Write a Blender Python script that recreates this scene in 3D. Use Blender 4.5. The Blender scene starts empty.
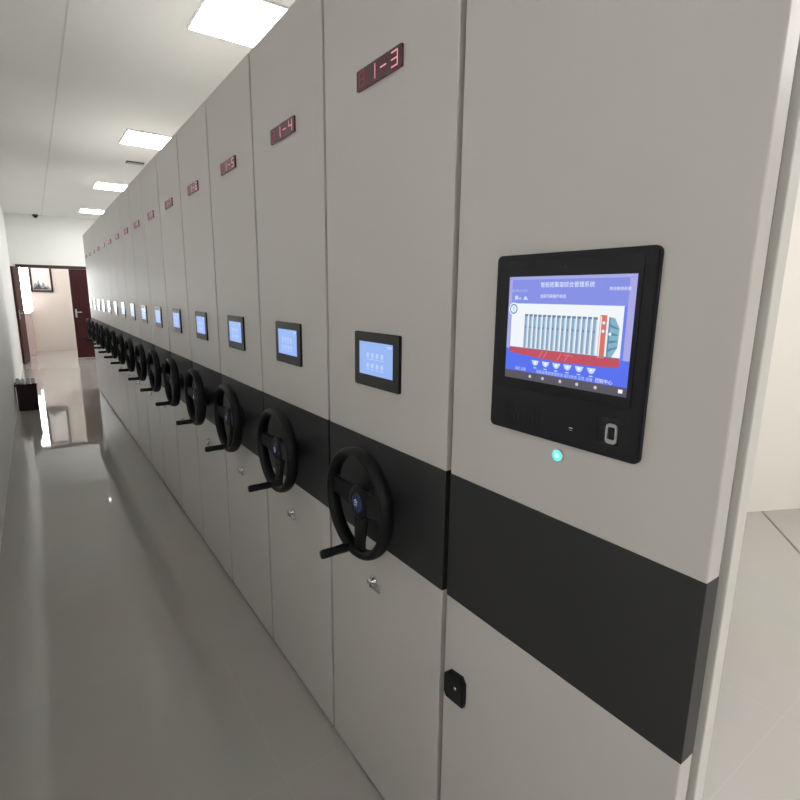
import bpy, bmesh, math, random
from mathutils import Vector, Matrix
random.seed(4)
S = bpy.context.scene
C = bpy.data.collections.new('scene'); S.collection.children.link(C)
EXPO = 0.0
PI = math.pi

# ------------------------------------------------------------------ materials
def lin(c):
    c = c / 255
    return c / 12.92 if c <= .04045 else ((c + .055) / 1.055) ** 2.4
def rgb(r, g, b): return (lin(r), lin(g), lin(b), 1)

def mat(name, col, rough=.5, metal=0, spec=.5, noise=None, bump=None, coat=0, emit=None, estr=0, alpha=1, trans=0):
    m = bpy.data.materials.new(name); m.use_nodes = True
    nt = m.node_tree; b = nt.nodes['Principled BSDF']
    b.inputs['Base Color'].default_value = (*col[:3], 1)
    b.inputs['Roughness'].default_value = rough
    b.inputs['Metallic'].default_value = metal
    b.inputs['Specular IOR Level'].default_value = spec
    b.inputs['Coat Weight'].default_value = coat
    b.inputs['Transmission Weight'].default_value = trans
    if emit is not None:
        b.inputs['Emission Color'].default_value = (*emit[:3], 1)
        b.inputs['Emission Strength'].default_value = estr
    if noise or bump:
        tc = nt.nodes.new('ShaderNodeTexCoord')
    if noise:
        sc, amt = noise
        n = nt.nodes.new('ShaderNodeTexNoise'); n.inputs['Scale'].default_value = sc; n.inputs['Detail'].default_value = 4
        nt.links.new(tc.outputs['Object'], n.inputs['Vector'])
        mx = nt.nodes.new('ShaderNodeMix'); mx.data_type = 'RGBA'
        mx.inputs['A'].default_value = (*[min(1, c * (1 - amt)) for c in col[:3]], 1)
        mx.inputs['B'].default_value = (*[min(1, c * (1 + amt)) for c in col[:3]], 1)
        nt.links.new(n.outputs['Fac'], mx.inputs['Factor'])
        nt.links.new(mx.outputs['Result'], b.inputs['Base Color'])
    if bump:
        sc, st, dist = bump
        n2 = nt.nodes.new('ShaderNodeTexNoise'); n2.inputs['Scale'].default_value = sc; n2.inputs['Detail'].default_value = 2
        nt.links.new(tc.outputs['Object'], n2.inputs['Vector'])
        bp = nt.nodes.new('ShaderNodeBump'); bp.inputs['Strength'].default_value = st; bp.inputs['Distance'].default_value = dist
        nt.links.new(n2.outputs['Fac'], bp.inputs['Height']); nt.links.new(bp.outputs['Normal'], b.inputs['Normal'])
    return m

M = {}
M['paint'] = mat('grey_powder_coat', (.553, .530, .516), .42, noise=(1.3, .025), bump=(900, .06, .0004), spec=.4)
M['paint_edge'] = mat('light_grey_edge_paint', (.66, .645, .62), .45)
M['band'] = mat('charcoal_powder_coat', (.021, .021, .024), .45, noise=(2, .08), bump=(900, .06, .0004))
M['gap'] = mat('dark_steel_channel', (.10, .095, .09), .6)
M['seam_shade'] = mat('seam_shade_black', (.02, .02, .02), .8, noise=(40, .1))  # black fill that stands in for the shade inside the seams
M['body'] = mat('cabinet_body_steel', (.42, .41, .39), .55, noise=(1.5, .03))
M['black'] = mat('black_plastic', (.008, .008, .009), .45, spec=.25, noise=(30, .1))
M['wheel'] = mat('black_wheel_plastic', (.006, .006, .007), .42, spec=.22, bump=(300, .1, .0004))
M['bezel'] = mat('black_bezel', (.010, .010, .013), .42, spec=.3, noise=(20, .1))
M['touchbezel'] = mat('glossy_touch_bezel', (.010, .010, .013), .2, spec=.5, noise=(20, .1))
M['glassblack'] = mat('black_glass', (.008, .008, .011), .16, spec=.35)
M['chrome'] = mat('chrome', (.72, .72, .72), .2, metal=1, noise=(60, .05))
M['steel'] = mat('brushed_steel', (.55, .55, .55), .35, metal=1, noise=(60, .05))
M['wall'] = mat('white_wall_paint', (.80, .81, .79), .7, noise=(.8, .015), bump=(60, .05, .002))
M['wallr'] = mat('warm_white_wall_paint', (.80, .77, .72), .7, noise=(.8, .02))
M['ceil'] = mat('ceiling_plaster', (.74, .74, .72), .8, noise=(.7, .03), bump=(40, .05, .002))
M['corr'] = mat('corridor_beige_paint', (.80, .74, .68), .7, noise=(1, .02))
M['pink'] = mat('pale_pink_tile', (.60, .43, .42), .4, noise=(4, .05))
M['maroon'] = mat('dark_red_wood', (.040, .006, .007), .45, noise=(6, .35), spec=.25)
M['frame'] = mat('dark_wood_frame', (.035, .012, .012), .4, noise=(10, .3))
M['boxred'] = mat('dark_maroon_lacquer', (.022, .006, .008), .45, noise=(8, .3), spec=.25)
M['white'] = mat('white_ceramic', (.80, .80, .80), .25, noise=(20, .03))
M['dark'] = mat('dark_grey_fitting', (.05, .05, .05), .5, noise=(30, .2))
M['lampframe'] = mat('white_lamp_frame', (.8, .8, .8), .5, noise=(20, .02))
M['paper'] = mat('white_paper', (.83, .80, .78), .8, noise=(5, .03))
M['ink'] = mat('grey_ink', (.09, .10, .12), .8, noise=(14, .5))
M['inkl'] = mat('pale_grey_ink', (.36, .38, .42), .8, noise=(14, .4))
M['line'] = mat('ceiling_joint', (.60, .60, .585), .8, noise=(3, .05))
M['joint'] = mat('dark_floor_joint', (.12, .11, .10), .5, noise=(10, .1))

def emis(name, c, k=1.0, rough=.25):
    m = mat(name, (.01, .01, .012), rough, emit=rgb(*c), estr=k * 2 ** -EXPO)
    return m
LAMP = 36.0
M['lamp'] = mat('lamp_diffuser', (.8, .8, .8), .5, emit=(1, .985, .96), estr=LAMP)
M['lamp_added'] = mat('added_corridor_lamp', (.8, .8, .8), .5, emit=(1, .97, .93), estr=14)  # glow of the added, unseen corridor lamp
M['added_daylight'] = mat('added_side_daylight', (.8, .8, .8), .2, emit=(.97, .98, 1), estr=1.8)  # glow of the guessed side window, added to light the door end
M['daylight'] = mat('bright_window_glass', (.8, .8, .8), .2, emit=(.97, .98, 1), estr=18.0)
SC = {k: emis('screen_' + k, c, s) for k, (c, s) in dict(
    head=((128, 140, 226), 1), mid=((104, 124, 232), 1), low=((82, 108, 236), 1), panel=((238, 243, 248), 1),
    col=((138, 163, 190), 1), cold=((92, 124, 160), 1), gap=((205, 220, 235), 1), red=((214, 110, 100), 1), track=((192, 74, 90), 1),
    trackl=((214, 120, 130), 1), iso=((128, 176, 196), 1), isod=((88, 132, 165), 1), white=((240, 246, 252), 1), icon=((196, 218, 240), 1),
    nav=((82, 78, 90), 1), dot=((205, 205, 210), 1), edge=((165, 165, 225), 1), teal=((90, 150, 170), 1),
    hmi=((146, 178, 240), 1), hmil=((184, 206, 248), 1), cyan=((110, 235, 235), 1.1), cyanw=((190, 250, 250), 1.3),
    led=((236, 150, 160), 1), leddim=((120, 40, 55), 1), ledback=((52, 16, 24), 1)).items()}

# glossy polished floor tile: faint joints as surface pattern
def floor_mat():
    m = mat('polished_floor_tile', (.30, .285, .26), .03, spec=.5)
    nt = m.node_tree; b = nt.nodes['Principled BSDF']
    tc = nt.nodes.new('ShaderNodeTexCoord')
    mp = nt.nodes.new('ShaderNodeMapping'); mp.inputs['Location'].default_value = (1.015, .3, 0)
    nt.links.new(tc.outputs['Object'], mp.inputs['Vector'])
    br = nt.nodes.new('ShaderNodeTexBrick'); br.offset = 0; br.inputs['Scale'].default_value = 1
    br.inputs['Brick Width'].default_value = .8; br.inputs['Row Height'].default_value = .8
    br.inputs['Mortar Size'].default_value = .0012; br.inputs['Mortar Smooth'].default_value = .3
    br.inputs['Color1'].default_value = (.39, .372, .35, 1); br.inputs['Color2'].default_value = (.38, .365, .342, 1)
    br.inputs['Mortar'].default_value = (.425, .41, .385, 1)
    nt.links.new(mp.outputs['Vector'], br.inputs['Vector'])
    n = nt.nodes.new('ShaderNodeTexNoise'); n.inputs['Scale'].default_value = 2.2; n.inputs['Detail'].default_value = 5
    nt.links.new(tc.outputs['Object'], n.inputs['Vector'])
    mx = nt.nodes.new('ShaderNodeMix'); mx.data_type = 'RGBA'; mx.blend_type = 'MULTIPLY'; mx.inputs['Factor'].default_value = .12
    nt.links.new(br.outputs['Color'], mx.inputs['A']); nt.links.new(n.outputs['Color'], mx.inputs['B'])
    nt.links.new(mx.outputs['Result'], b.inputs['Base Color'])
    n3 = nt.nodes.new('ShaderNodeTexNoise'); n3.inputs['Scale'].default_value = 3.0; n3.inputs['Detail'].default_value = 1
    nt.links.new(tc.outputs['Object'], n3.inputs['Vector'])
    bp = nt.nodes.new('ShaderNodeBump'); bp.inputs['Strength'].default_value = .015; bp.inputs['Distance'].default_value = .01
    nt.links.new(n3.outputs['Fac'], bp.inputs['Height']); nt.links.new(bp.outputs['Normal'], b.inputs['Normal'])
    return m
M['floor'] = floor_mat()

# ------------------------------------------------------------------ mesh helpers
class MB:
    def __init__(s): s.bm = bmesh.new(); s.mats = []
    def mi(s, m):
        if m not in s.mats: s.mats.append(m)
        return s.mats.index(m)
    def box(s, a, b, m, bevel=0, seg=2):
        t = bmesh.new(); bmesh.ops.create_cube(t, size=1)
        for v in t.verts:
            v.co = Vector([(a[i] + b[i]) / 2 + v.co[i] * (b[i] - a[i]) for i in range(3)])
        if bevel: bmesh.ops.bevel(t, geom=t.edges[:], offset=bevel, segments=seg, affect='EDGES', profile=.5)
        s.merge(t, m)
    def merge(s, t, m, mtx=None, smooth=False):
        k = s.mi(m)
        if mtx: bmesh.ops.transform(t, matrix=mtx, verts=t.verts)
        me = bpy.data.meshes.new('tmp'); t.to_mesh(me); t.free()
        n = len(s.bm.faces); s.bm.from_mesh(me); bpy.data.meshes.remove(me)
        s.bm.faces.ensure_lookup_table()
        for f in s.bm.faces[n:]: f.material_index = k; f.smooth = smooth
    def prism(s, pts, x0, x1, m, bevel=0):
        """outline given as (y, z) points, extruded from x0 to x1"""
        t = bmesh.new()
        v = [t.verts.new((x0, p[0], p[1])) for p in pts]; f = t.faces.new(v)
        r = bmesh.ops.extrude_face_region(t, geom=[f])
        for g in r['geom']:
            if isinstance(g, bmesh.types.BMVert): g.co.x = x1
        bmesh.ops.recalc_face_normals(t, faces=t.faces)
        if bevel: bmesh.ops.bevel(t, geom=[e for e in t.edges if abs(e.verts[0].co.x - e.verts[1].co.x) < 1e-7 and abs(e.verts[0].co.x - x1) < 1e-7], offset=bevel, segments=2, affect='EDGES')
        s.merge(t, m)
    def lathe(s, prof, m, org=(0, 0, 0), axis='X', n=32):
        """prof = list of (axial, radius)"""
        t = bmesh.new(); rings = []
        for (a, r) in prof:
            rings.append([t.verts.new((a, r * math.cos(2 * PI * i / n), r * math.sin(2 * PI * i / n))) for i in range(n)])
        for q, w in zip(rings, rings[1:]):
            for i in range(n):
                t.faces.new((q[i], q[(i + 1) % n], w[(i + 1) % n], w[i]))
        if prof[0][1] > 0: t.faces.new(rings[0])
        if prof[-1][1] > 0: t.faces.new(list(reversed(rings[-1])))
        bmesh.ops.recalc_face_normals(t, faces=t.faces)
        R = Matrix.Identity(4)
        if axis == 'Z': R = Matrix.Rotation(-PI / 2, 4, 'Y')
        if axis == 'Y': R = Matrix.Rotation(PI / 2, 4, 'Z')
        s.merge(t, m, Matrix.Translation(org) @ R, smooth=True)
    def torus(s, R, rx, rr, m, org, n=56, k=14):
        """ring around the X axis, section half-axes rx (axial) and rr (radial)"""
        t = bmesh.new(); g = []
        for i in range(n):
            a = 2 * PI * i / n; row = []
            for j in range(k):
                b = 2 * PI * j / k; r = R + rr * math.cos(b)
                row.append(t.verts.new((rx * math.sin(b), r * math.cos(a), r * math.sin(a))))
            g.append(row)
        for i in range(n):
            for j in range(k):
                t.faces.new((g[i][j], g[(i + 1) % n][j], g[(i + 1) % n][(j + 1) % k], g[i][(j + 1) % k]))
        bmesh.ops.recalc_face_normals(t, faces=t.faces)
        s.merge(t, m, Matrix.Translation(org), smooth=True)
    def build(s, name, parent=None, loc=None, sharp=True):
        me = bpy.data.meshes.new(name); s.bm.to_mesh(me); s.bm.free()
        for m in s.mats: me.materials.append(m)
        o = bpy.data.objects.new(name, me); C.objects.link(o)
        if parent: o.parent = parent
        if loc: o.location = loc
        return o

def empty(name, loc, label, cat, group=None):
    o = bpy.data.objects.new(name, None); C.objects.link(o); o.location = loc; o.empty_display_size = .1
    o['label'] = label; o['category'] = cat
    if group: o['group'] = group
    return o
def struct(mb, name, label=None):
    o = mb.build(name); o['kind'] = 'structure'
    if label: o['label'] = label
    return o
def rounded(y0, z0, y1, z1, r, n=6):
    pts = []
    for cy, cz, a0 in ((y1 - r, z1 - r, 0), (y0 + r, z1 - r, 90), (y0 + r, z0 + r, 180), (y1 - r, z0 + r, 270)):
        for i in range(n + 1):
            a = math.radians(a0 + 90 * i / n); pts.append((cy + r * math.cos(a), cz + r * math.sin(a)))
    return pts
def text_bm(body, size, align='CENTER'):
    cu = bpy.data.curves.new('t', 'FONT'); cu.body = body; cu.size = size; cu.align_x = align; cu.align_y = 'CENTER'
    cu.resolution_u = 2
    o = bpy.data.objects.new('t', cu); C.objects.link(o)
    dg = bpy.context.evaluated_depsgraph_get()
    me = bpy.data.meshes.new_from_object(o.evaluated_get(dg))
    t = bmesh.new(); t.from_mesh(me)
    bpy.data.objects.remove(o); bpy.data.curves.remove(cu); bpy.data.meshes.remove(me)
    # text x -> -Y, text y -> Z, text z -> -X
    for v in t.verts: v.co = Vector((-v.co.z, -v.co.x, v.co.y))
    return t

# ------------------------------------------------------------------ camera (fitted)
f_px, yaw, pitch, roll = 512.0239, 35.2739, -11.488, .7088
a, b, r = map(math.radians, (yaw, pitch, roll))
fw = Vector((math.sin(a) * math.cos(b), math.cos(a) * math.cos(b), math.sin(b)))
rt = Vector((math.cos(a), -math.sin(a), 0)); up = rt.cross(fw)
rt2 = rt * math.cos(r) + up * math.sin(r); up2 = -rt * math.sin(r) + up * math.cos(r)
cam = bpy.data.cameras.new('camera'); co = bpy.data.objects.new('camera', cam); C.objects.link(co)
mw = Matrix((rt2, up2, -fw)).transposed().to_4x4(); mw.translation = (-.708, 0, 1.5); co.matrix_world = mw
cam.sensor_fit = 'HORIZONTAL'; cam.sensor_width = 36; cam.lens = f_px * 36 / 800; cam.clip_start = .02
S.camera = co

# ------------------------------------------------------------------ room shell
XL, YF, ZC = -1.02, 13.9, 3.1
T = .1
m = MB(); m.box((XL - T, -4.2 - T, -.1), (5.4, YF, 0), M['floor']); struct(m, 'floor')
m = MB(); m.box((XL - T, -4.2 - T, ZC), (5.4, YF + T, ZC + .1), M['ceil']); struct(m, 'ceiling')
m = MB(); m.box((XL - T, -4.2, 0), (XL, YF, ZC), M['wall']); struct(m, 'wall_left')
m = MB(); m.box((XL - T, -4.2 - T, 0), (5.4, -4.2, ZC), M['wall']); struct(m, 'wall_back')
DX0, DX1, DZ = -.905, .66, 2.03
m = MB()
m.box((XL - T, YF, 0), (DX0, YF + T, ZC), M['wall']); m.box((DX1, YF, 0), (2.7, YF + T, ZC), M['wall'])
m.box((DX0, YF, DZ), (DX1, YF + T, ZC), M['wall']); struct(m, 'wall_front')
# right side of the room: long wall, the slanted piece and the short return
def slab(p, q, m_, th=.1):
    p, q = Vector(p), Vector(q); d = (q - p).normalized(); nrm = Vector((-d.y, d.x, 0)) * th
    mb = MB(); t = bmesh.new()
    vs = [t.verts.new((*(u.xy), z)) for z in (0, ZC) for u in (p, q, q + nrm, p + nrm)]
    for fidx in ((0, 1, 2, 3), (4, 5, 6, 7), (0, 1, 5, 4), (1, 2, 6, 5), (2, 3, 7, 6), (3, 0, 4, 7)): t.faces.new([vs[i] for i in fidx])
    bmesh.ops.recalc_face_normals(t, faces=t.faces); mb.merge(t, m_); return mb
struct(slab((2.6, 1.733, 0), (5.3, .463, 0), M['wallr']), 'wall_side')
m = MB(); wy0, wy1, wz0, wz1 = 10.2, 13.2, .9, 2.5
m.box((2.6, 1.85, 0), (2.7, wy0, ZC), M['wallr']); m.box((2.6, wy1, 0), (2.7, YF, ZC), M['wallr'])
m.box((2.6, wy0, 0), (2.7, wy1, wz0), M['wallr']); m.box((2.6, wy0, wz1), (2.7, wy1, ZC), M['wallr']); struct(m, 'wall_right')
m = MB(); m.box((2.65, wy0, wz0), (2.67, wy1, wz1), M['added_daylight']); struct(m, 'guessed_window')  # guessed window out of view, put in for daylight around the door
m = MB()
for yy in (wy0, (wy0 + wy1) / 2 - .025, wy1 - .05): m.box((2.61, yy, wz0), (2.648, yy + .05, wz1), M['lampframe'])
for zz in (wz0, wz1 - .05): m.box((2.61, wy0 + .05, zz), (2.648, wy1 - .05, zz + .05), M['lampframe'])
struct(m, 'trim_5')
m = MB(); m.box((5.3, -4.2, 0), (5.4, .56, ZC), M['wallr']); struct(m, 'wall_return')
# faint joint running along the ceiling, thin dark joint in the floor on the right
m = MB(); m.box((-.375, .5, ZC - .003), (-.365, YF - .01, ZC + .001), M['line']); struct(m, 'trim_1')
m = slab((3.459, 1.331, 0), (2.5, .612, 0), M['joint'], .012)
for v in m.bm.verts: v.co.z = .0 if v.co.z < 1 else .0015
struct(m, 'trim_2')

# corridor beyond the door
YC = 16.05
m = MB(); m.box((-2.6, YF, -.1), (2.2, YC + .1, 0), M['floor']); struct(m, 'floor_corridor')
m = MB(); m.box((-2.6, YF + T, 2.8), (2.2, YC + .1, 2.9), M['ceil']); struct(m, 'ceiling_corridor')
WX0, WX1, WZ0, WZ1 = -1.9, -.735, 1.02, 2.5
m = MB()
m.box((WX1, YC, 0), (2.2, YC + .1, 2.8), M['corr']); m.box((-2.6, YC, 0), (WX0, YC + .1, 2.8), M['corr'])
m.box((WX0, YC, 0), (WX1, YC + .1, WZ0), M['corr']); m.box((WX0, YC, WZ1), (WX1, YC + .1, 2.8), M['corr']); struct(m, 'wall_corridor')
m = MB(); m.box((-2.7, YF + T, 0), (-2.6, YC + .1, 2.8), M['corr']); struct(m, 'wall_corridor_left')
m = MB(); m.box((2.2, YF + T, 0), (2.3, YC + .1, 2.8), M['corr']); struct(m, 'wall_corridor_right')
m = MB(); m.box((WX0, YC + .03, WZ0), (WX1, YC + .05, WZ1), M['daylight']); struct(m, 'window_1')
m = MB(); m.box((-1.5, 15.0, 0), (-.77, YC, 1.0), M['pink'], .01); struct(m, 'trim_3')

# door: maroon frame, right leaf shut, left leaf folded back against the wall
m = MB()
m.box((DX0 - .035, YF - .02, 0), (DX0 + .012, YF + T + .01, DZ + .035), M['frame'], .004)
m.box((DX1 - .012, YF - .02, 0), (DX1 + .035, YF + T + .01, DZ + .035), M['frame'], .004)
m.box((DX0 - .035, YF - .022, DZ - .03), (DX1 + .035, YF + T + .01, DZ + .035), M['frame'], .004)
struct(m, 'trim_4')
def leaf(name, w):
    """leaf with its hinge edge at the origin, running along +X"""
    mb = MB(); mb.box((0, -.02, .008), (w, .02, DZ - .035), M['maroon'], .004)
    for z0, z1 in ((.12, .85), (1.05, DZ - .15)):
        for yy in (-.024, .016): mb.box((.09, yy, z0), (w - .09, yy + .008, z1), M['maroon'], .006)
    o = struct(mb, name)
    h = MB()
    for s in (-1, 1):
        h.box((w - .075, s * .026 - .006, .93), (w - .04, s * .026 + .006, 1.12), M['steel'], .003)
        h.lathe([(0, .009), (.03, .009)], M['steel'], (w - .057, s * .03 - (.03 if s < 0 else 0), 1.05), 'Y', 12)
        h.box((w - .17, s * .062 - .009, 1.04), (w - .045, s * .062 + .009, 1.06), M['steel'], .004)
    ho = h.build('door_handle', o); ho['label'] = 'steel lever handle'
    return o
d1 = leaf('door_1', .635); d1.location = (DX1 - .014, YF + .03, 0); d1.rotation_euler = (0, 0, PI)
d2 = leaf('door_2', .62); d2.location = (DX0 + .0, YF - .045, 0); d2.rotation_euler = (0, 0, math.radians(-98.5))

# framed ink picture on the corridor wall
p = empty('framed_picture', (-.55, YC, 1.98), 'dark-framed ink landscape hanging on the beige corridor wall', 'picture')
m = MB(); fx0, fx1, fz0, fz1 = -.17, .30, -.49, .49
for q in (((fx0, -.035, fz0), (fx1, 0, fz0 + .045)), ((fx0, -.035, fz1 - .045), (fx1, 0, fz1)), ((fx0, -.035, fz0), (fx0 + .045, 0, fz1)), ((fx1 - .045, -.035, fz0), (fx1, 0, fz1))):
    m.box(*q, M['frame'], .004)
m.build('frame', p)
m = MB(); m.box((fx0 + .04, -.015, fz0 + .04), (fx1 - .04, -.004, fz1 - .04), M['paper'])
for k, (bx, hh, mm) in enumerate([(-.06, .20, 'inkl'), (.0, .24, 'inkl'), (.1, .17, 'inkl'), (.19, .10, 'inkl'), (-.05, .10, 'ink'), (.0, .13, 'ink'), (.13, .08, 'ink')]):
    t = bmesh.new(); w = .09; y = -.0156 - k * .0003; z0 = fz0 + .055
    pts = [(bx - w, z0)] + [(bx - w + 2 * w * i / 8, z0 + hh * (1 - abs(i / 4 - 1)) * (.8 + .4 * random.random())) for i in range(1, 8)] + [(bx + w, z0)]
    t.faces.new([t.verts.new((min(max(x, fx0 + .05), fx1 - .05), y, z)) for x, z in pts]); m.merge(t, M[mm])
m.build('picture_sheet', p)

# ------------------------------------------------------------------ ceiling fittings
def lamp(name, x0, x1, y0, y1, z, label, group='square ceiling panels', em='lamp'):
    cx, cy = (x0 + x1) / 2, (y0 + y1) / 2
    e = empty(name, (cx, cy, z), label, 'ceiling light', group)
    w, d = (x1 - x0) / 2, (y1 - y0) / 2; m = MB(); t_ = .014
    m.box((-w, -d, -.012), (w, -d + t_, 0), M['lampframe'], .002); m.box((-w, d - t_, -.012), (w, d, 0), M['lampframe'], .002)
    m.box((-w, -d + t_, -.012), (-w + t_, d - t_, 0), M['lampframe'], .002); m.box((w - t_, -d + t_, -.012), (w, d - t_, 0), M['lampframe'], .002)
    m.build('lamp_frame', e)
    m = MB(); m.box((-w + t_, -d + t_, -.009), (w - t_, d - t_, -.003), M[em]); m.build('lamp_diffuser', e)
    return e
names = {-2: None, -1: 'square lit ceiling panel nearest above the row of cabinets', 0: 'largest lit ceiling panel seen above the cabinet tops', 1: 'middle lit ceiling panel seen above the cabinet tops',
         2: 'smallest and farthest lit ceiling panel above the cabinet tops'}
for k in (-1, 0, 1, 2):
    lamp('ceiling_light', .234, .834, 6.10 + 3.033 * k, 6.69 + 3.033 * k, ZC, names[k])
lamp('ceiling_light', .234, .834, .03, .62, ZC, 'square lit ceiling panel directly above the end cabinet with the big screen')
lamp('ceiling_light', -.4, .2, -3.0, -2.4, ZC, 'added unseen ceiling panel brightening the near end of the aisle')  # added lamp out of view, lifts the brightness of the aisle
lamp('ceiling_light', 1.5, 2.1, -1.4, -.8, ZC, 'added unseen ceiling panel brightening the open side of the end cabinet')  # extra lamp put in to brighten the end cabinet's side edges
lamp('ceiling_light', 3.0, 3.6, -.6, .0, ZC, 'added unseen ceiling panel lighting the open floor at the right')  # unseen lamp added to light the wall and floor at the right
lamp('ceiling_light', -.9, -.3, 14.6, 15.2, 2.8, 'added unseen panel brightening the corridor beyond the door', 'added corridor light panels', 'lamp_added')  # unseen lamp added to brighten the corridor

e = empty('ceiling_vent', (.52, 7.56, ZC), 'small dark rectangular vent in the white ceiling between two lit panels', 'vent')
m = MB(); m.box((-.10, -.055, -.012), (.10, .055, 0), M['dark'], .003); m.build('vent_frame', e)
m = MB()
for i in range(5): m.box((-.088, -.042 + i * .019, -.017), (.088, -.034 + i * .019, -.012), M['steel'])
m.build('vent_louvre', e)
e = empty('security_camera', (-.48, 13.82, ZC), 'small black dome camera where the far wall meets the ceiling', 'camera')
m = MB(); m.lathe([(0, .055), (-.02, .055), (-.03, .05)], M['dark'], (0, 0, 0), 'Z', 24); m.build('camera_base', e)
m = MB(); m.lathe([(-.03, .042), (-.045, .040), (-.062, .028), (-.07, .012), (-.0715, 0.001)], M['glassblack'], (0, 0, 0), 'Z', 24); m.build('camera_dome', e)

# ------------------------------------------------------------------ movable cabinets
Y0, W = .8154, .5642
ZB, ZS, H = .8285, 1.1205, 2.33
PT = .037                 # thickness of the front panel
G = .0065                  # half of the gap between panels

def panels(root, y0, y1, g0=G, g1=G):
    lo = MB(); lo.box((0, y0 + g0, .012), (PT, y1 - g1, ZB), M['paint'], .0025); lo.build('lower_panel', root)
    ba = MB(); ba.box((-.0004, y0 + g0 - .0003, ZB), (PT, y1 - g1 + .0003, ZS), M['band'], .0012); ba.build('charcoal_band', root)['label'] = 'charcoal band across the grey panel'
    up_ = MB(); up_.box((0, y0 + g0, ZS), (PT, y1 - g1, H), M['paint'], .0025); up_.build('upper_panel', root)

def make_lock(root, y, z):
    m = MB(); m.lathe([(0, .017), (-.004, .017), (-.006, .015), (-.012, .0125), (-.016, .012), (-.0165, .001)], M['chrome'], (0, y, z), 'X', 28)
    o = m.build('lock', root); o['label'] = 'chrome lock with a short flat lever'
    k = MB()
    k.prism(rounded(y - .054, z - .010, y + .009, z + .006, .007, 5), -.0125, -.0175, M['chrome'], .0012)
    k.lathe([(-.0205, .006), (-.0235, .0055), (-.024, .0001)], M['steel'], (0, y - .002, z - .004), 'X', 16)
    k.build('lever', o)

def make_wheel(root, yc, zc):
    xr = -.059; R = .1375
    m = MB(); m.torus(R + .001, .0200, .0128, M['wheel'], (xr, yc, zc), 64, 16)
    # dished hub, broad and flat
    m.lathe([(-.036, .030), (-.040, .044), (-.054, .048), (-.060, .044), (-.063, .034), (-.063, .0275), (-.0605, .0265), (-.0605, .001)], M['wheel'], (0, yc, zc), 'X', 36)
    # three tapered spokes: two sideways, one down towards the grip
    for ang, w0, w1 in ((172, .036, .026), (8, .036, .026), (-93, .032, .020)):
        t = bmesh.new(); n = 7; rows = []
        aa = math.radians(ang); d = Vector((0, math.cos(aa), math.sin(aa))); q = Vector((0, -d.z, d.y))
        for i in range(n):
            u = i / (n - 1); rr = .030 + (R - .030) * u
            ww = w0 + (w1 - w0) * math.sin(u * PI / 2) + .010 * max(0, u - .8) / .2
            xc = -.048 - .011 * u
            rows.append([t.verts.new(Vector((xc + s1, yc, zc)) + d * rr + q * (ww * s2)) for s1, s2 in ((-.008, -.8), (-.009, 0), (-.008, .8), (0, 1), (.008, .8), (.008, -.8), (0, -1))])
        for A, B in zip(rows, rows[1:]):
            for j in range(7): t.faces.new((A[j], A[(j + 1) % 7], B[(j + 1) % 7], B[j]))
        t.faces.new(rows[0]); t.faces.new(rows[-1]); bmesh.ops.recalc_face_normals(t, faces=t.faces)
        m.merge(t, M['wheel'], smooth=False)
    o = m.build('handwheel', root); o['label'] = 'black three-spoke handwheel'
    m = MB(); m.lathe([(0, .052), (-.006, .052), (-.010, .046), (-.010, .026), (-.014, .022), (-.040, .022)], M['black'], (0, yc, zc), 'X', 32); m.build('axle', o)
    m = MB(); m.lathe([(-.0605, .0262), (-.0635, .0258), (-.0655, .022), (-.066, .001)], SCB['blue'], (0, yc, zc), 'X', 32)
    for k in range(3):   # pale arrow-like marks on the blue disc
        t = bmesh.new(); yy = yc; zz = zc + .005 - k * .0062; s = .009 - .0012 * k
        t.faces.new([t.verts.new((-.0664, yy + u * s, zz + v * s)) for u, v in ((-1, -.25), (0, .45), (1, -.25), (1, .15), (0, .95), (-1, .15))][::-1])
        m.merge(t, SCB['pale'])
    e_ = m.build('hub_emblem', o); e_['label'] = 'round blue emblem with pale marks'
    # grip on the rim, near the bottom, pointing out into the aisle
    ga = math.radians(-78); gy, gz = yc + R * math.cos(ga), zc + R * math.sin(ga)
    m = MB(); m.lathe([(-.066, .0001), (-.066, .010), (-.074, .010), (-.076, .0122), (-.084, .0128), (-.115, .0118), (-.148, .0126), (-.155, .0110), (-.157, .0001)], M['wheel'], (0, gy, gz), 'X', 20)
    m.build('grip', o)['label'] = 'black turning grip'
SCB = {'blue': mat('emblem_blue', (.015, .035, .11), .25, noise=(40, .1)), 'pale': mat('emblem_pale', (.62, .68, .80), .3, noise=(40, .05))}

def make_touch(root, yc):
    y0, y1, z0, z1 = yc - .106, yc + .106, 1.2648, 1.4073
    m = MB(); m.prism(rounded(y0, z0, y1, z1, .006), 0, -.007, M['touchbezel'], .002); o = m.build('touch_panel', root); o['label'] = 'small touch panel in a black bezel'
    sy0, sy1, sz0, sz1 = yc - .078, yc + .079, 1.2966, 1.3825
    m = MB()
    m.prism([(sy0, sz0), (sy1, sz0), (sy1, sz1), (sy0, sz1)], -.0068, -.0074, SC['hmi'])
    for i in range(4):
        for j in range(2):
            cy = sy1 - .042 - i * .0225; cz = sz1 - .034 - j * .027
            m.prism(rounded(cy - .006, cz - .006, cy + .006, cz + .006, .003, 3), -.0074, -.0076, SC['hmil'])
            m.prism([(cy - .008, cz - .0115), (cy + .008, cz - .0115), (cy + .008, cz - .0092), (cy - .008, cz - .0092)], -.0074, -.0076, SC['hmil'])
    m.prism([(sy0 + .004, sz1 - .011), (sy0 + .024, sz1 - .011), (sy0 + .024, sz1 - .005), (sy0 + .004, sz1 - .005)], -.0074, -.0076, SC['hmil'])
    m.build('screen', o)['label'] = 'pale blue lit screen'

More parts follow.
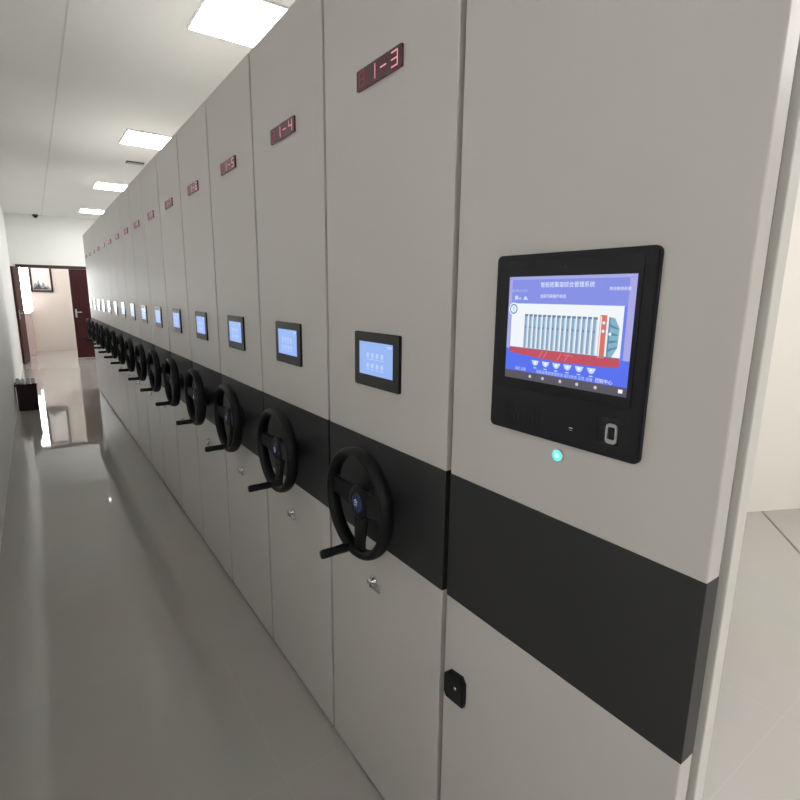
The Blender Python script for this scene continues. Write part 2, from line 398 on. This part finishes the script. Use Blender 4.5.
SEG = {'0': 'abcdef', '1': 'bc', '2': 'abged', '3': 'abgcd', '4': 'fgbc', '5': 'afgcd', '6': 'afgedc', '7': 'abc', '8': 'abcdefg', '9': 'abcdfg', '-': 'g', ' ': ''}
def digit_mesh(ch, first=False):
    m = MB(); w, hh, x0, x1, th = .0125, .0160, -.0060, -.0066, .0030
    for s_ in SEG[ch]:
        q = {'a': (-w, hh - th, w, hh), 'g': (-w, -th / 2, w, th / 2), 'd': (-w, -hh, w, -hh + th),
             'f': (w - th, 0, w, hh), 'b': (-w, 0, -w + th, hh), 'e': (w - th, -hh, w, 0), 'c': (-w, -hh, -w + th, 0)}[s_]
        m.prism([(q[0], q[1]), (q[2], q[1]), (q[2], q[3]), (q[0], q[3])], x0, x1, SC['leddim'] if first else SC['led'])
    return m
def make_led(root, yc, txt):
    zc = 2.009
    m = MB(); m.prism(rounded(yc - .095, zc - .0225, yc + .095, zc + .0225, .002, 2), 0, -.006, SC['ledback']); o = m.build('number_display', root); o['label'] = 'dark red display with lit red digits'
    for i, ch in enumerate(txt): digit_mesh(ch, i == 0).build('digit', o, (0, yc + .091 - .182 / 4 * (i + .5), zc))

def make_body(root, y0, y1):
    m = MB(); m.box((PT + .032, y0 + .010, .03), (.90, y1 - .010, H - .01), M['body'], .003)
    m.build('body', root)
    m = MB(); m.box((PT, y0 + .016, .025), (PT + .032, y1 - .016, H - .02), M['gap']); m.build('rear_channel', root)
    m = MB(); m.box((.010, y1 - .0062, .02), (PT + .03, y1 - .0008, H - .004), M['seam_shade']); m.build('seam_shade_strip', root)  # added dark strip: the shade between panels put into colour

ordw = ['second', 'third', 'fourth', 'fifth', 'sixth', 'seventh', 'eighth', 'ninth', 'tenth', 'eleventh', 'twelfth', 'thirteenth', 'fourteenth', 'fifteenth', 'sixteenth']
labels = ['grey movable cabinet with black handwheel, directly beside the big-screen end cabinet']
labels += ['grey movable cabinet with black handwheel, %s counted from the big-screen end cabinet' % w_ for w_ in ordw[1:]]
labels[-1] = 'farthest grey movable cabinet with handwheel, last of the row before the door'
grp = 'movable cabinets with handwheels'
c1 = empty('movable_cabinet', (0, Y0, 0), labels[0], 'cabinet', grp)
panels(c1, 0, W); make_body(c1, 0, W); make_touch(c1, .2865); make_wheel(c1, .290, .9605); make_lock(c1, .302, .706); make_led(c1, .282, '81-3')

def dup(o, parent=None):
    c = o.copy(); C.objects.link(c); c.parent = parent
    for ch in o.children: dup(ch, c)
    return c
protos = list(range(14))
for k in protos:
    c = dup(c1); c.location = (0, Y0 + (k + 1) * W, 0); c['label'] = labels[k + 1]
    for ch in c.children:
        if ch.name.startswith('number_display'):
            last = min(ch.children, key=lambda g: g.location.y)
            tm = digit_mesh(str((k + 4) % 10)).build('digit'); last.data = tm.data; bpy.data.objects.remove(tm)

# ------------------------------------------------------------------ end cabinet with the big terminal
YE = .274
t0 = empty('control_cabinet', (0, YE, 0), 'grey end cabinet with big blue touch screen terminal and charcoal band', 'cabinet')
L0 = Y0 - YE
panels(t0, 0, L0, 0, .010)
m = MB(); m.box((PT, .012, .012), (PT + .032, L0 - .014, H - .01), M['gap']); m.build('rear_channel', t0)
m = MB(); m.box((PT + .032, .0, .012), (.100, L0 - .012, H), M['paint_edge'], .002); m.build('rear_frame', t0)
m = MB(); m.box((.100, .30, .03), (.90, L0 - .012, H - .01), M['body'], .003); m.build('body', t0)
ty = lambda y: y * KT - YE
KT = 1 - .0095 / .708
tz = lambda z: 1.5 + (z - 1.5) * KT
# housing
m = MB(); m.prism(rounded(ty(.389), tz(1.2565), ty(.6960), tz(1.5735), .010, 8), 0, -.009, M['bezel'], .0022); term = m.build('terminal', t0); term['label'] = 'black wall terminal with large lit screen'
m = MB(); m.prism(rounded(ty(.409), 1.340, ty(.686), 1.5615, .006, 6), -.0088, -.0105, M['glassblack'], .0008); m.build('cover_glass', term)['label'] = 'glossy black cover glass'
yl, yr, zb_, zt_ = ty(.6605), ty(.417), tz(1.3555), tz(1.5355)
XS = -.0106
def U(u): return yl + (yr - yl) * u
def V(v): return zb_ + (zt_ - zb_) * v
sm = MB(); lay = [0]
def quad(u0, v0, u1, v1, mm, lv): poly([(u0, v0), (u1, v0), (u1, v1), (u0, v1)], mm, lv)
def poly(pts, mm, lv):
    t = bmesh.new(); f = t.faces.new([t.verts.new((XS - .00018 * lv, U(u), V(v))) for u, v in pts]); f.normal_update()
    if f.normal.x > 0: f.normal_flip()
    sm.merge(t, SC[mm])
def txt(body, u, v, h, mm, lv, align='CENTER', sx=1):
    t = text_bm(body, h, align)
    for q in t.verts: q.co.y *= sx
    sm.merge(t, SC[mm], Matrix.Translation((XS - .00018 * lv, U(u), V(v))))
def disc(u, v, rr, mm, lv, n=20):
    asp = (zt_ - zb_) / (yl - yr)
    poly([(u + rr * asp * math.cos(2 * PI * i / n), v + rr * math.sin(2 * PI * i / n)) for i in range(n)], mm, lv)
sm.prism([(yl, zb_), (yr, zb_), (yr, zt_), (yl, zt_)], -.0100, XS, SC['mid'])
quad(0, .74, 1, 1, 'head', 1); quad(0, .08, 1, .30, 'low', 1); quad(.955, .3, 1, .98, 'edge', 2); quad(0, .3, .03, .98, 'edge', 2); quad(0, .972, 1, 1, 'edge', 2)
quad(0, 0, 1, .08, 'nav', 2)
quad(.035, .29, .935, .745, 'panel', 2)
for i in range(15):
    u0 = .165 + i * .0403
    quad(u0, .32, u0 + .031, .645, 'col', 3); quad(u0 + .002, .625, u0 + .029, .645, 'cold', 4); quad(u0 + .022, .32, u0 + .031, .625, 'icon', 4)
    disc(u0 + .013, .52, .010, 'cold', 5, 8); quad(u0 + .004, .555, u0 + .02, .585, 'iso', 5)
quad(.778, .30, .826, .665, 'red', 4); quad(.782, .31, .79, .655, 'panel', 5); disc(.806, .60, .014, 'panel', 5, 8); disc(.806, .53, .014, 'panel', 5, 8)
poly([(.84, .31), (.875, .315), (.912, .40), (.916, .56), (.88, .645), (.84, .65)], 'iso', 3)
for i in range(4): poly([(.85, .36 + i * .07), (.908, .40 + i * .05), (.908, .41 + i * .05), (.85, .385 + i * .07)], 'isod', 4)
quad(.84, .31, .851, .65, 'isod', 4); disc(.855, .51, .014, 'panel', 5, 8)
poly([(.035, .26), (.5, .215), (.935, .235), (.935, .315), (.035, .315)], 'track', 3)
quad(.035, .312, .935, .318, 'cold', 5)
for u in (.31, .35, .47, .53): poly([(u, .235), (u + .008, .235), (u + .038, .305), (u + .030, .305)], 'trackl', 4)
poly([(.52, .285), (.60, .285), (.60, .292), (.52, .292)], 'trackl', 4)
for i in range(6):
    u = .285 + i * .092
    poly([(u - .034, .205), (u + .034, .205), (u + .022, .17), (u + .008, .155), (u - .008, .155), (u - .022, .17)], 'icon', 3); disc(u, .185, .014, 'white', 4, 10)
    quad(u - .014, .128, u + .014, .138, 'icon', 3)
txt('智能密集架管理系统 运行状态 正常 连接', .53, .100, .0062, 'icon', 3)
txt('温度 湿度', .15, .104, .0060, 'icon', 3); txt('控制中心', .84, .103, .0075, 'white', 3)
for u in (.245, .36, .51, .645, .785): disc(u, .042, .016, 'dot', 3, 14)
quad(.945, .028, .975, .060, 'white', 3)
txt('智能密集架综合管理系统', .505, .918, .0094, 'white', 3); txt('2021-06-12 10:25', .10, .868, .0050, 'icon', 3)
txt('欢迎使用系统', .895, .882, .0058, 'white', 3)
disc(.075, .80, .022, 'icon', 3); quad(.095, .785, .12, .80, 'icon', 3); poly([(.14, .78), (.185, .78), (.165, .815), (.15, .81)], 'icon', 3)
txt('当前列架操作状态', .40, .815, .0066, 'white', 3)
disc(.055, .69, .062, 'white', 4, 28); disc(.055, .69, .050, 'teal', 5, 28); disc(.055, .69, .036, 'white', 6, 28); quad(.045, .665, .065, .715, 'icon', 7)
sm.build('screen', term)['label'] = 'lit blue screen showing a row of grey columns over a red track'
# fingerprint reader, camera eye, light slot, speaker patch
m = MB(); m.prism(rounded(ty(.421), 1.281, ty(.458), 1.322, .003, 4), -.0088, -.0094, M['glassblack'])
m.build('reader_recess', term)
m = MB(); fy, fz = ty(.4345), 1.2985
def ringpoly(pts_o, pts_i, x, mm):
    t = bmesh.new(); A = [t.verts.new((x, *p_)) for p_ in pts_o]; B = [t.verts.new((x, *p_)) for p_ in pts_i]; n = len(A)
    for i in range(n): t.faces.new((A[i], A[(i + 1) % n], B[(i + 1) % n], B[i]))
    r_ = bmesh.ops.extrude_face_region(t, geom=t.faces[:])
    for g in r_['geom']:
        if isinstance(g, bmesh.types.BMVert): g.co.x -= .003
    bmesh.ops.recalc_face_normals(t, faces=t.faces); m.merge(t, mm)
ringpoly(rounded(fy - .0095, fz - .0155, fy + .0095, fz + .0155, .006, 5), rounded(fy - .0062, fz - .0095, fy + .0062, fz + .0105, .003, 5), -.0094, M['steel'])
m.build('fingerprint_reader', term)['label'] = 'silver ring of the fingerprint reader'
m = MB(); m.lathe([(-.0088, .0035), (-.0112, .0032), (-.0113, .0001)], M['dark'], (0, ty(.542), 1.549), 'X', 16); m.build('camera_eye', term)
m = MB(); m.box((-.0094, ty(.506), 1.2905), (-.0088, ty(.513), 1.292), M['white']); m.box((-.0094, ty(.507), 1.287), (-.0088, ty(.512), 1.288), M['steel']); m.build('card_mark', term)['label'] = 'tiny white mark'
m = MB()
for i in range(9):
    for j in range(7): m.lathe([(-.0088, .0018), (-.00915, .0018)], M['glassblack'], (0, ty(.576) + i * .0095, 1.279 + j * .0048), 'X', 6)
m.build('speaker_holes', term)
# lit push button below
m = MB(); m.lathe([(0, .0115), (-.003, .0115), (-.004, .0105), (-.004, .0080)], M['chrome'], (0, ty(.5365), 1.236), 'X', 28); bt = m.build('power_button', t0); bt['label'] = 'round push button glowing cyan'
m = MB(); m.lathe([(-.0035, .0102), (-.0046, .0098), (-.0048, .0001)], SC['cyan'], (0, ty(.5365), 1.236), 'X', 28)
m.lathe([(-.0048, .0045), (-.0051, .0043), (-.0052, .0001)], SC['cyanw'], (0, ty(.5365), 1.236), 'X', 20); m.build('button_light', bt)
# black latch
m = MB(); ly, lz = ty(.771), .617
m.prism([(ly - .030, lz - .034), (ly + .024, lz - .040), (ly + .033, lz - .028), (ly + .033, lz + .018), (ly + .018, lz + .034), (ly - .022, lz + .040), (ly - .033, lz + .026), (ly - .033, lz - .022)], 0, -.012, M['black'], .003)
lt = m.build('latch', t0); lt['label'] = 'black latch with a small silver keyhole'
m = MB(); m.lathe([(-.012, .0045), (-.0145, .004), (-.0146, .0001)], M['chrome'], (0, ly - .010, lz + .006), 'X', 16); m.build('keyhole', lt)

# ------------------------------------------------------------------ maroon box and the pale cups on it, against the left wall
b_ = empty('storage_box', (-.893, 8.09, 0), 'dark maroon box on the floor against the left wall', 'box')
m = MB(); m.box((-.105, -.115, .0), (.108, .115, .315), M['boxred'], .006); m.box((-.085, -.119, .04), (.088, -.113, .29), M['boxred'], .003); m.build('box_body', b_)
m = MB(); m.box((-.122, -.130, .315), (.114, .130, .345), M['boxred'], .005); m.build('lid', b_)
m = MB(); m.box((-.126, -.08, .09), (-.112, -.06, .30), M['steel'], .003); m.box((-.114, -.08, .28), (-.104, -.06, .30), M['steel']); m.box((-.114, -.08, .09), (-.104, -.06, .11), M['steel']); m.build('side_handle', b_)
cups = [(-.975, 8.05, 'leftmost'), (-.925, 8.00, 'second from the left'), (-.870, 8.03, 'second from the right'), (-.815, 8.00, 'rightmost')]
base = None
for i, (x, y, w_) in enumerate(cups):
    lb = 'small pale cup on the maroon box, %s of the four' % w_
    if base is None:
        c = empty('cup', (x, y, .345), lb, 'cup', 'pale cups on the maroon box'); base = c
        m = MB(); m.lathe([(0, .014), (.004, .017), (.055, .026), (.058, .0255), (.056, .024), (.008, .0155), (.008, .0001)], M['white'], (0, 0, 0), 'Z', 20); m.build('cup_body', c)
        m = MB(); m.lathe([(.056, .0185), (.060, .0185), (.063, .010), (.068, .008), (.070, .0001)], M['dark'], (0, 0, 0), 'Z', 20); m.build('cup_lid', c)['label'] = 'dark lid'
    else:
        c = dup(base); c.location = (x, y, .345); c['label'] = lb

# ------------------------------------------------------------------ world and view
w = bpy.data.worlds.new('world'); S.world = w; w.use_nodes = True
w.node_tree.nodes['Background'].inputs['Color'].default_value = (.6, .7, .85, 1); w.node_tree.nodes['Background'].inputs['Strength'].default_value = .5
S.view_settings.view_transform = 'Standard'; S.view_settings.look = 'None'; S.view_settings.gamma = 1; S.view_settings.use_curve_mapping = False
S.view_settings.exposure = EXPO
S.cycles.max_bounces = 14; S.cycles.diffuse_bounces = 8; S.cycles.glossy_bounces = 6
